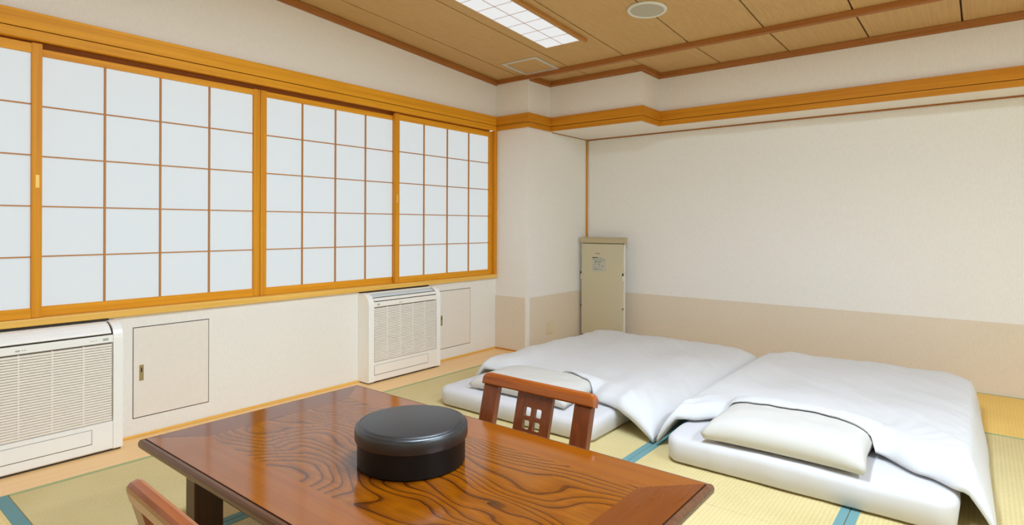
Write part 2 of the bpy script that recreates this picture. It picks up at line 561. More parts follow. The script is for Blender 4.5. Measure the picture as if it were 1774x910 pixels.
# mouldings where the walls meet the ceiling
prof = [(0.0005, -0.042), (0.016, -0.042), (0.018, -0.034), (0.030, -0.030), (0.032, -0.004), (0.0005, -0.004)]
path = [(X0, Y_B, zc(Y_B)), (X0, Y_FACE, Z_C)]
struct(obj('trim_7', sweep(path, prof), 'mould'))
prof2 = [(0.0005, -0.046), (0.012, -0.046), (0.014, -0.038), (0.026, -0.034), (0.028, -0.002), (0.0005, -0.002)]
path = [(X_PIL, Y_FACE + 0.02, Z_C), (X_PIL, 4.344, Z_C), (-2.147, 4.344, Z_C), (-2.147, 4.673, Z_C), (X_R, 4.673, Z_C)]
struct(obj('trim_8', sweep(path, prof2), 'mould_x'))
bm = bmesh.new()
box(bm, X0 + 0.033, X_R, Y_FACE - 0.022, Y_FACE - 0.0005, Z_C - 0.036, Z_C + 0.001, bev=0.002)
box(bm, X_PIL + 0.0005, X_R, Y_FACE - 0.0005, Y_FACE + 0.018, Z_C - 0.036, Z_C + 0.001)
struct(obj('trim_9', bm, 'mould_x'))

# ------------------------------------------------------------------ ceiling: boards between dark joints
bm = prism([(Y_B, zc(Y_B) + 0.012), (Y_FACE, Z_C + 0.012), (4.68, Z_C + 0.012), (4.68, Z_C + 0.09), (Y_FACE, Z_C + 0.09), (Y_B, zc(Y_B) + 0.09)], 0, X0, X_R)
ce = struct(obj('ceiling', bm, 'joint'))
jx = [X0] + [-3.140 + 0.507 * k for k in range(11)] + [X_R]
for a, b in zip(jx, jx[1:]):
    a2, b2 = a + 0.0052, b - 0.0052
    bm = prism([(Y_B, zc(Y_B)), (Y_FACE, Z_C), (Y_FACE, Z_C + 0.012), (Y_B, zc(Y_B) + 0.012)], 0, a2, b2)
    obj('ceiling_board', bm, 'ceil_y', ce)
    a3 = max(a2, X_PIL)
    if b2 > a3:
        if b2 <= -2.15 or a3 >= -2.147:
            parts = [(a3, b2, 4.344 if b2 <= -2.10 else 4.673)]
        else:
            parts = [(a3, -2.147, 4.344), (-2.147, b2, 4.673)]
        bm = bmesh.new()
        for p0, p1, ye in parts:
            box(bm, p0, p1, Y_FACE + 0.0, ye, Z_C, Z_C + 0.012)
        obj('ceiling_board', bm, 'ceil_y', ce)

# ------------------------------------------------------------------ window frame
wn = struct(empty('window_1', (X0, 1.8, W_BOT)))
def wpart(name, bm, mat):
    bmesh.ops.translate(bm, vec=-Vector(wn.location), verts=bm.verts)
    return obj(name, bm, mat, wn)
XS = X0 + 0.022
wpart('window_sill', bx(X0 - 0.16, XS, -0.40, Y_FACE - 0.005, 0.632, W_BOT, bev=0.003), 'sill')
wpart('head_fascia', bx(X0 - 0.16, X0 - 0.0755, -0.40, Y_FACE - 0.001, 1.890, W_TOP + 0.0175), 'mould')
wpart('window_head', bx(X0 - 0.16, X0 - 0.002, -0.40, Y_FACE - 0.001, W_TOP + 0.018, 2.0), 'honey_y')
wpart('window_jamb', bx(X0 - 0.16, X0 + 0.018, 3.984, Y_FACE - 0.004, W_BOT, 1.9435, bev=0.002), 'honey_z')
wpart('window_jamb', bx(X0 - 0.16, X0 + 0.018, -0.375, -0.336, W_BOT, 1.9435, bev=0.002), 'honey_z')


def shoji(y0, y1, xf, label, pull_y=None, z_hi=1.938):
    """paper screen: stiles, rails, thin muntins and twenty paper panes; front face at xf"""
    t = thing('shoji_screen', label, 'screen', (xf, (y0 + y1) / 2, W_BOT), group=None)
    def P(name, b, mat):
        bmesh.ops.translate(b, vec=-Vector(t.location), verts=b.verts)
        return obj(name, b, mat, t)
    d = 0.030
    sw = 0.040
    g0, g1 = y0 + sw, y1 - sw
    zb, zt = 0.711, 1.891
    z_lo = W_BOT + 0.001
    s1 = P('stile', bx(xf - d, xf, y0, g0, z_lo, z_hi, bev=0.0015), 'honey_z')
    s2 = P('stile', bx(xf - d, xf, g1, y1, z_lo, z_hi, bev=0.0015), 'honey_z')
    P('rail', bx(xf - d, xf - 0.001, g0, g1, z_lo, zb, bev=0.0012), 'honey_y')
    P('rail', bx(xf - d, xf - 0.001, g0, g1, zt, z_hi - 0.004, bev=0.0012), 'honey_y')
    xp = xf - 0.018
    ys = [g0 + (g1 - g0) * k / 4 for k in range(5)]
    zs = [zb + (zt - zb) * k / 5 for k in range(6)]
    for y in ys[1:-1]:
        P('muntin', bx(xp - 0.002, xp + 0.010, y - 0.0042, y + 0.0042, zb, zt), 'muntin')
    for z in zs[1:-1]:
        P('muntin', bx(xp - 0.002, xp + 0.008, g0, g1, z - 0.0032, z + 0.0032), 'muntin')
    for ya, yb in zip(ys, ys[1:]):
        for za, zb2 in zip(zs, zs[1:]):
            P('paper_pane', bx(xp - 0.0025, xp, ya, yb, za, zb2), 'paper')
    if pull_y is not None:
        st = s1 if pull_y < (y0 + y1) / 2 else s2
        b = bmesh.new()
        box(b, xf - 0.0005, xf + 0.0015, pull_y - 0.0075, pull_y + 0.0075, 1.268, 1.328, bev=0.0006, seg=1)
        box(b, xf + 0.0010, xf + 0.0019, pull_y - 0.0045, pull_y + 0.0045, 1.276, 1.322, bev=0.0003, seg=1)
        bmesh.ops.translate(b, vec=-Vector(t.location), verts=b.verts)
        obj('finger_pull', b, 'pull', st)
    return t


XFR, XRE = X0 - 0.008, X0 - 0.044
shoji(-0.334, 0.764, XFR, 'paper shoji screen cut by the left edge of the photo, with a pull', 0.746)
shoji(0.731, 1.839, XRE, 'large paper shoji screen second from the left, set behind the first', None, 1.927)
shoji(1.842, 2.926, XRE, 'paper shoji screen third from the left, above the middle of the window wall', None, 1.927)
shoji(2.872, 3.982, XFR, 'paper shoji screen farthest right, beside the corner pillar', 2.890)


# ------------------------------------------------------------------ hatches in the low wall
def hatch(y0, y1, z0, z1, handle_y, label):
    t = thing('access_hatch', label, 'hatch', (X0, (y0 + y1) / 2, z0))
    def P(name, b, mat, par=t):
        bmesh.ops.translate(b, vec=-Vector(t.location), verts=b.verts)
        return obj(name, b, mat, par)
    P('gap_frame', bx(X0 - 0.004, X0 + 0.0008, y0 - 0.0032, y1 + 0.0032, z0 - 0.0042, z1 + 0.0042), 'line')
    p = P('door_leaf', bx(X0 - 0.004, X0 + 0.0024, y0, y1, z0, z1, bev=0.0008, seg=1), 'white_panel')
    b = bmesh.new()
    box(b, X0 + 0.0022, X0 + 0.0034, handle_y, handle_y + 0.021, 0.288, 0.370, bev=0.0005, seg=1)
    P('handle', b, 'brass', p)
    P('handle_slot', bx(X0 + 0.0033, X0 + 0.0042, handle_y + 0.007, handle_y + 0.014, 0.332, 0.356), 'line', p)
    return t


hatch(1.140, 1.515, 0.101, 0.564, 1.166, 'square white wall hatch with brass pull between the two air conditioners')
hatch(3.310, 3.684, 0.101, 0.565, 3.335, 'white wall hatch partly hidden behind the air conditioner near the corner')


# ------------------------------------------------------------------ floor-standing air conditioners
def aircon(y0, y1, is_open, label):
    D = 0.120
    t = thing('floor_air_conditioner', label, 'air conditioner', (X0 + 0.0015, y0, 0.0015))
    W = y1 - y0
    obj('base', bx(0.002, D - 0.010, 0.006, W - 0.006, 0.0, 0.0075), 'dark', t)  # dark strip painted in for the shadow line under the casing
    obj('top_gap_shade', bx(0.0005, 0.0195, 0.004, W - 0.030, 0.6215, 0.6295), 'dark', t)  # dark strip standing in for the shade under the sill
    full = [(0, 0.007), (D - 0.005, 0.007), (D, 0.012), (D, 0.545), (D - 0.003, 0.565), (D - 0.012, 0.585), (D - 0.028, 0.602), (D - 0.052, 0.614), (D - 0.085, 0.620), (0, 0.622)]
    inner = [(0, 0.0085), (D - 0.008, 0.0085), (D - 0.003, 0.014), (D - 0.003, 0.142), (D - 0.016, 0.146), (D - 0.016, 0.524), (D - 0.004, 0.528), (D - 0.004, 0.562), (D - 0.030, 0.566), (D - 0.085, 0.600), (D - 0.090, 0.617), (0, 0.617)]
    c = 0.046
    obj('side_panel', prism(full, 1, 0, c), 'plastic', t)
    obj('side_panel', prism(full, 1, W - c + 0.006, W), 'plastic', t)
    a, b = c + 0.0005, W - c + 0.0055
    obj('casing', prism(inner, 1, a, b), 'plastic_warm' if is_open else 'plastic', t)
    # intake grille: real slats over a darker back, too fine to pick apart singly
    obj('grille_back', bx(D - 0.0158, D - 0.0135, a + 0.004, b - 0.004, 0.147, 0.523), 'grille_back', t)
    bm = bmesh.new()
    z = 0.150
    while z < 0.519:
        v = [(D - 0.0125, z), (D - 0.0040, z - 0.0008), (D - 0.003, z + 0.0070), (D - 0.0105, z + 0.0088)]
        prism(v, 1, a + 0.006, b - 0.006, bm)
        z += 0.0120
    for k in range(1, 5):
        y = a + (b - a) * k / 5
        box(bm, D - 0.0125, D - 0.0040, y - 0.002, y + 0.002, 0.148, 0.522)
    g = obj('grille_slats', bm, 'slat', t)
    g['kind'] = 'stuff'
    # lower flap, printed marks
    yl0, yl1 = a + 0.005, b - 0.088
    obj('flap_gap', bx(D - 0.0032, D - 0.0024, yl0 - 0.002, yl1 + 0.002, 0.053, 0.1225), 'line', t)
    obj('lower_flap', bx(D - 0.003, D - 0.0012, yl0, yl1, 0.056, 0.121, bev=0.0006, seg=1), 'plastic_warm' if is_open else 'plastic', t)
    bm = bmesh.new()
    for k, (dy, w, h) in enumerate(((0.0, 0.016, 0.007), (0.022, 0.006, 0.004), (0.031, 0.006, 0.004))):
        box(bm, D - 0.0045, D - 0.0034, W * 0.40 + dy, W * 0.40 + dy + w, 0.541 - h / 2, 0.541 + h / 2, bev=0.0004, seg=1)
    obj('maker_mark', bm, 'mark', t)
    bm = bmesh.new()
    ym = b - 0.020 if not is_open else a + 0.050
    box(bm, D - 0.0045, D - 0.0034, ym - 0.022, ym, 0.538, 0.549, bev=0.0004, seg=1)
    obj('display_window', bm, 'mark', t)
    for k in range(3):
        obj('indicator_dot', bx(D - 0.0045, D - 0.0034, ym - 0.052 - k * 0.010, ym - 0.048 - k * 0.010, 0.541, 0.545), 'mark', t)
    # air outlet on the rounded top
    obj('outlet_cavity', prism([(D - 0.008, 0.5625), (D - 0.031, 0.5670), (D - 0.084, 0.6010), (D - 0.090, 0.6155), (D - 0.070, 0.606), (D - 0.022, 0.585)], 1, a, b), 'dark', t)
    if not is_open:
        arc = [(D - 0.001, 0.5735), (D - 0.004, 0.5790), (D - 0.014, 0.5900), (D - 0.030, 0.6030), (D - 0.054, 0.6140), (D - 0.088, 0.6195)]
        inn = [(x - 0.004, z - 0.004) for x, z in reversed(arc)]
        obj('outlet_flap', prism(arc + inn, 1, a + 0.001, b - 0.009), 'plastic', t)
    else:
        v1 = [(D - 0.002, 0.5690), (D - 0.003, 0.5760), (D - 0.016, 0.5880), (D - 0.019, 0.5840)]
        obj('outlet_flap', prism(v1, 1, a + 0.002, b - 0.004), 'plastic_warm', t)
        v2 = [(D - 0.026, 0.5915), (D - 0.028, 0.5960), (D - 0.068, 0.6105), (D - 0.070, 0.6060)]
        obj('vane', prism(v2, 1, a + 0.004, b - 0.012), 'vane_grey', t)
        v3 = [(D - 0.066, 0.6120), (D - 0.068, 0.6160), (D - 0.090, 0.6205), (D - 0.092, 0.6165)]
        obj('vane', prism(v3, 1, a, b), 'plastic', t)
    return t


aircon(0.370, 1.054, False, 'white floor air conditioner with closed flap, cut by the left photo edge')
aircon(2.533, 3.216, True, 'white floor air conditioner with open grey vanes, nearer the corner pillar')

# ------------------------------------------------------------------ ceiling fittings (on the sloped ceiling)
RX = -math.atan(SLOPE)


def lamp(x0, x1, y0, y1, label, back):
    yc = (y0 + y1) / 2
    t = thing('ceiling_light', label, 'lamp', ((x0 + x1) / 2, yc, zc(yc) - 0.0008), (RX, 0, 0))
    hw, hl = (x1 - x0) / 2, (y1 - y0) / 2
    rows = 9
    b = bmesh.new()
    e = 0.006
    for bx0, bx1, by0, by1 in ((-hw - e, -hw, -hl - e, hl + e), (hw, hw + e, -hl - e, hl + e), (-hw, hw, -hl - e, -hl), (-hw, hw, hl, hl + e)):
        box(b, bx0, bx1, by0, by1, -0.006, 0.0)
    obj('lamp_frame', b, 'ceil_y', t)
    for i in range(2):
        for k in range(rows):
            ya, yb = -hl + 2 * hl * k / rows, -hl + 2 * hl * (k + 1) / rows
            xa, xb = (-hw, 0) if i == 0 else (0, hw)
            obj('diffuser_pane', bx(xa + 0.0018, xb - 0.0018, ya + 0.0018, yb - 0.0018, -0.004, -0.0005), 'diffuser_fill' if back else 'diffuser', t)
    obj('grid_bar', bx(-0.0022, 0.0022, -hl, hl, -0.005, -0.0003), 'muntin', t)
    for k in range(1, rows):
        y = -hl + 2 * hl * k / rows
        obj('grid_bar', bx(-hw, hw, y - 0.0018, y + 0.0018, -0.005, -0.0003), 'muntin', t)
    obj('side_bar', bx(hw + 0.030, hw + 0.052, -hl - 0.02, hl + 0.02, -0.022, 0.0, bev=0.003), 'bar', t)
    obj('side_plate', bx(hw + e, hw + 0.030, -hl - 0.02, hl + 0.01, -0.003, 0.0), 'steel', t)
    if back:  # the added, unseen lamps carry the room's fill light
        ld = bpy.data.lights.new('fill_area_light', 'AREA')
        ld.shape = 'RECTANGLE'
        ld.size, ld.size_y = 2 * hw, 2 * hl
        ld.energy = back
        ld.color = FILL_COLOR
        lo = bpy.data.objects.new('fill_area_light', ld)
        C.objects.link(lo)
        lo.parent = t
        lo.location = (0, 0, -0.010)
    return t


lamp(-2.527, -2.237, 2.176, 3.559, 'long recessed ceiling light with white gridded shade, cut by the top photo edge', 0)
lamp(-1.00, -0.71, 0.85, 2.23, 'added ceiling fill light over the right end of the table, out of view', FILL_W[0])
lamp(1.25, 1.54, 1.05, 2.43, 'added ceiling fill light over the right side of the room, out of view', FILL_W[1])

t = thing('ceiling_speaker', 'round pale grey ceiling speaker at the top of the photo', 'speaker', (-1.615, 3.342, zc(3.342) - 0.001), (RX, 0, 0))
obj('ring', lathe([(0.100, 0.0), (0.121, 0.0), (0.121, -0.006), (0.116, -0.011), (0.103, -0.012), (0.100, -0.008), (0.100, 0.0)]), 'speaker', t, True)
obj('speaker_net', lathe([(0.0, -0.0005), (0.0998, -0.0005), (0.0998, -0.0075), (0.0, -0.0085)]), 'speaker_net', t, False)

t = thing('ceiling_hatch', 'square wooden ceiling hatch with a metal rim in the corner', 'hatch', (-2.885, 3.838, zc(3.838) - 0.0005), (RX, 0, 0))
hw, hl = 0.175, 0.166
b = bmesh.new()
for q in ((-hw, -hw + 0.030, -hl, hl), (hw - 0.030, hw, -hl, hl), (-hw + 0.03, hw - 0.03, -hl, -hl + 0.028), (-hw + 0.03, hw - 0.03, hl - 0.028, hl)):
    box(b, q[0], q[1], q[2], q[3], -0.006, 0.0, bev=0.001, seg=1)
obj('rim', b, 'steel', t)
obj('inner_rim', bx(-hw + 0.030, hw - 0.030, -hl + 0.028, hl - 0.028, -0.002, 0.0), 'line', t)
obj('hatch_board', bx(-hw + 0.033, hw - 0.033, -hl + 0.031, hl - 0.031, -0.0035, -0.0002), 'ceil_y', t)

# ------------------------------------------------------------------ emergency box in the corner, socket on the pillar
t = thing('escape_device_box', 'tall beige steel emergency box with overhanging lid in the far corner', 'box', (-2.785, 4.85, 0.002))
def P(name, b, mat, par=t):
    bmesh.ops.translate(b, vec=-Vector(t.location), verts=b.verts)
    return obj(name, b, mat, par)
P('base', bx(-2.985, -2.575, 4.835, 4.875, 0.002, 0.06), 'dark')  # plinth coloured dark for the shade below the box
P('body', bx(-3.000, -2.560, 4.853, 4.878, 0.06, 0.936, bev=0.004), 'box_light')
cv = P('front_cover', bx(-3.008, -2.572, 4.828, 4.851, 0.062, 0.932, bev=0.004), 'box')
P('lid', prism([(4.815, 0.938), (4.885, 0.938), (4.885, 0.992), (4.835, 0.990), (4.820, 0.984), (4.815, 0.972)], 0, -3.012, -2.547), 'box_lid')
P('lid_gap', bx(-2.996, -2.564, 4.838, 4.877, 0.9325, 0.938), 'dark')
for sx, x in ((-1, -3.0085), (1, -2.5715)):
    lt = P('latch', bx(min(x, x + sx * 0.010), max(x, x + sx * 0.010), 4.832, 4.856, 0.585, 0.655, bev=0.002), 'box_light')
    P('latch_hook', bx(min(x, x + sx * 0.013), max(x, x + sx * 0.013), 4.827, 4.836, 0.640, 0.662, bev=0.002), 'dark', lt)
    P('latch_pin', bx(min(x, x + sx * 0.012), max(x, x + sx * 0.012), 4.829, 4.836, 0.330, 0.342, bev=0.002), 'dark', lt)
lb = P('label_plate', bx(-2.890, -2.742, 4.8268, 4.8282, 0.668, 0.800, bev=0.0004, seg=1), 'label', cv)
b = bmesh.new()
yk0, yk1 = 4.8260, 4.8266
for x0, x1, z0, z1 in ((-2.888, -2.826, 0.795, 0.803), (-2.872, -2.862, 0.776, 0.784), (-2.856, -2.842, 0.758, 0.766), (-2.854, -2.842, 0.750, 0.753), (-2.820, -2.806, 0.735, 0.742), (-2.782, -2.772, 0.716, 0.724)):
    box(b, x0, x1, yk0, yk1, z0, z1)
P('print', b, 'ink', cv)
b = bmesh.new()
for x0, x1, z0, z1 in ((-2.852, -2.802, 0.836, 0.842), (-2.822, -2.784, 0.793, 0.797), (-2.850, -2.750, 0.774, 0.778), (-2.836, -2.788, 0.756, 0.762), (-2.820, -2.795, 0.712, 0.715), (-2.875, -2.822, 0.688, 0.694), (-2.815, -2.775, 0.688, 0.692), (-2.875, -2.848, 0.706, 0.708), (-2.875, -2.848, 0.738, 0.740), (-2.875, -2.873, 0.706, 0.740), (-2.850, -2.848, 0.706, 0.740)):
    box(b, x0, x1, yk0, yk1, z0, z1)
P('faint_print', b, 'ink_soft', cv)

t = thing('wall_outlet', 'beige wall socket low on the side of the corner pillar', 'outlet', (X_PIL + 0.0035, 4.352, 0.18))
obj('cover_plate', bx(0, 0.005, -0.048, 0.046, -0.058, 0.058, bev=0.002), 'outlet', t)
obj('socket_insert', bx(0.004, 0.0075, -0.018, 0.020, -0.040, 0.040, bev=0.001), 'outlet', t)


# ------------------------------------------------------------------ bedding
def rounded_slab(x0, x1, y0, y1, z0, z1, r, rc, n=(44, 70), amp=0.006, seed=0.0):
    """soft slab: closed skin with rounded edges (r) and rounded plan corners (rc)"""
    bm = bmesh.new()
    nx, ny = n
    cx, cy = (x0 + x1) / 2, (y0 + y1) / 2
    hx, hy = (x1 - x0) / 2, (y1 - y0) / 2
    prof = []
    for k in range(7):                       # from the bottom edge up round to the top
        a = -math.pi / 2 + math.pi * k / 6
        prof.append((r * (math.cos(a) - 1), (z0 + z1) / 2 + (z1 - z0) / 2 * math.sin(a) if False else (z0 + r + r * math.sin(a) if a < 0 else z1 - r + r * math.sin(a))))
    # outline points of a rounded rectangle
    out = []
    def arc(ax, ay, a0):
        for k in range(7):
            a = a0 + math.pi / 2 * k / 6
            out.append((ax + rc * math.cos(a), ay + rc * math.sin(a), math.cos(a), math.sin(a)))
    def line(p, q, m):
        for k in range(1, m):
            f = k / m
            out.append((p[0] + (q[0] - p[0]) * f, p[1] + (q[1] - p[1]) * f, q[2], q[3]))
    c = [(hx - rc, hy - rc, 0), (-hx + rc, hy - rc, math.pi / 2), (-hx + rc, -hy + rc, math.pi), (hx - rc, -hy + rc, 1.5 * math.pi)]
    for i, (ax, ay, a0) in enumerate(c):
        arc(ax, ay, a0)
        nxt = c[(i + 1) % 4]
        p = out[-1]
        q = (nxt[0] + rc * math.cos(nxt[2]), nxt[1] + rc * math.sin(nxt[2]), math.cos(nxt[2]), math.sin(nxt[2]))
        line(p, q, nx if i % 2 == 0 else ny)
    rings = []
    def disp(x, y, z):
        v = noise.noise(Vector((x * 7 + seed, y * 7, z * 9))) * amp + noise.noise(Vector((x * 22 + seed, y * 22, z * 6))) * amp * 0.45
        return v
    for o, z in prof:
        ring = []
        for x, y, ux, uy in out:
            wx, wy = cx + x + ux * o, cy + y + uy * o
            dd = disp(wx, wy, z) * (1.0 if z > z0 + 0.01 else 0.5)
            ring.append(bm.verts.new((wx + ux * dd, wy + uy * dd, z + (disp(wx + 5, wy, z) * 0.5 if z > z1 - r * 0.6 else 0))))
        rings.append(ring)
    m = len(out)
    for a, b in zip(rings, rings[1:]):
        for k in range(m):
            bm.faces.new((a[k], a[(k + 1) % m], b[(k + 1) % m], b[k]))
    # top: concentric rings to the centre
    last = rings[-1]
    for s in (0.9, 0.75, 0.5, 0.25):
        ring = [bm.verts.new((cx + (v.co.x - cx) * s, cy + (v.co.y - cy) * s, z1 + disp(v.co.x * s + 3, v.co.y * s, z1) * 0.6 + 0.004 * (1 - s))) for v in rings[-1]]
        for k in range(m):
            bm.faces.new((last[k], last[(k + 1) % m], ring[(k + 1) % m], ring[k]))
        last = ring
    bm.faces.new(last)
    bm.faces.new(list(reversed(rings[0])))
    return bm


MAT1 = (-2.615, -1.522, 2.528, 4.50, 0.112)
MAT2 = (-1.165, -0.060, 2.588, 4.52, 0.125)
for (x0, x1, y0, y1, h), sd, lab in ((MAT1, 1.0, 'white futon mattress on the tatami, left of the two and behind the chair'),
                                     (MAT2, 5.0, 'white futon mattress on the tatami, right of the two')):
    o = obj('futon_mattress', rounded_slab(x0, x1, y0, y1, 0.003, h, 0.034, 0.075, seed=sd), 'sheet', None, True)
    tag(o, lab, 'mattress')


PIL1 = (-2.41, -1.72, 2.60, 3.03, 0.117, 0.105)
PIL2 = (-0.985, -0.340, 2.590, 3.06, 0.134, 0.122)


def pillow_xy(pl, u, v):
    cx, cy, hx, hy = (pl[0] + pl[1]) / 2, (pl[2] + pl[3]) / 2, (pl[1] - pl[0]) / 2, (pl[3] - pl[2]) / 2
    return cx + hx * u * (1 - 0.055 * (1 - v * v)), cy + hy * v * (1 - 0.06 * (1 - u * u))


def pillow_top(pl, seed, u, v):
    x, y = pillow_xy(pl, u, v)
    e = (max(0, 1 - u ** 4) * max(0, 1 - v ** 4)) ** 0.42
    w = noise.noise(Vector((x * 9 + seed, y * 14, 0))) * 0.005 + noise.noise(Vector((x * 28 + seed, y * 8, 3))) * 0.0025
    return pl[4] + pl[5] * 0.47 - 0.020 * (abs(u * v) ** 3) + (pl[5] * 0.52 + w) * e


def pillow_height(pl, seed, x, y):
    """height of the pillow over the plan point, or None beside it"""
    cx, cy, hx, hy = (pl[0] + pl[1]) / 2, (pl[2] + pl[3]) / 2, (pl[1] - pl[0]) / 2, (pl[3] - pl[2]) / 2
    u, v = (x - cx) / hx, (y - cy) / hy
    for _ in range(4):
        cu, cv = max(-1, min(1, u)), max(-1, min(1, v))
        u, v = (x - cx) / hx / (1 - 0.055 * (1 - cv * cv)), (y - cy) / hy / (1 - 0.06 * (1 - cu * cu))
    if abs(u) > 1.03 or abs(v) > 1.05:
        return None
    return pillow_top(pl, seed, max(-1, min(1, u)), max(-1, min(1, v)))


def pillow(x0, x1, y0, y1, z0, h, label, seed):
    bm = bmesh.new()
    n, m = 36, 26
    cx, cy, hx, hy = (x0 + x1) / 2, (y0 + y1) / 2, (x1 - x0) / 2, (y1 - y0) / 2
    top, bot = {}, {}
    for i in range(n + 1):
        for j in range(m + 1):
            u, v = -1 + 2 * i / n, -1 + 2 * j / m
            x = cx + hx * u * (1 - 0.055 * (1 - v * v))
            y = cy + hy * v * (1 - 0.06 * (1 - u * u))
            e = (max(0, 1 - u ** 4) * max(0, 1 - v ** 4)) ** 0.42
            w = noise.noise(Vector((x * 9 + seed, y * 14, 0))) * 0.005 + noise.noise(Vector((x * 28 + seed, y * 8, 3))) * 0.0025
            seam = z0 + h * 0.47 - 0.020 * (abs(u * v) ** 3)
            zt = seam + h * 0.52 * e + w * e
            zb = max(z0 + 0.001 * 0, seam - h * 0.60 * e)
            top[i, j] = bm.verts.new((x, y, zt))
            eb = (max(0, 1 - u ** 6) * max(0, 1 - v ** 6)) ** 0.25
            bot[i, j] = bm.verts.new((cx + (x - cx) * 0.965, cy + (y - cy) * 0.955, z0 + 0.004 + (seam - z0 - 0.004) * 0.18 * (1 - eb)))
    for i in range(n):
        for j in range(m):
            bm.faces.new((top[i, j], top[i + 1, j], top[i + 1, j + 1], top[i, j + 1]))
            f = (bot[i, j], bot[i, j + 1], bot[i + 1, j + 1], bot[i + 1, j])
            bm.faces.new(f)
    rim = [(i, 0) for i in range(n)] + [(n, j) for j in range(m)] + [(i, m) for i in range(n, 0, -1)] + [(0, j) for j in range(m, 0, -1)]
    for p, q in zip(rim, rim[1:] + rim[:1]):
        bm.faces.new((top[p], bot[p], bot[q], top[q]))
    o = obj('pillow', bm, 'pillow', None, True)
    return tag(o, label, 'pillow')


pillow(*PIL1, 'white pillow on the left futon, seen past the chair back', 2.0)
pillow(*PIL2, 'plump white pillow on the right futon, fully in view', 8.0)


def lerp_pts(pts, x):
    if x <= pts[0][0]:
        return pts[0][1]
    for (xa, ya), (xb, yb) in zip(pts, pts[1:]):
        if x <= xb:
            f = (x - xa) / (xb - xa)
            f = f * f * (3 - 2 * f)
            return ya + (yb - ya) * f
    return pts[-1][1]


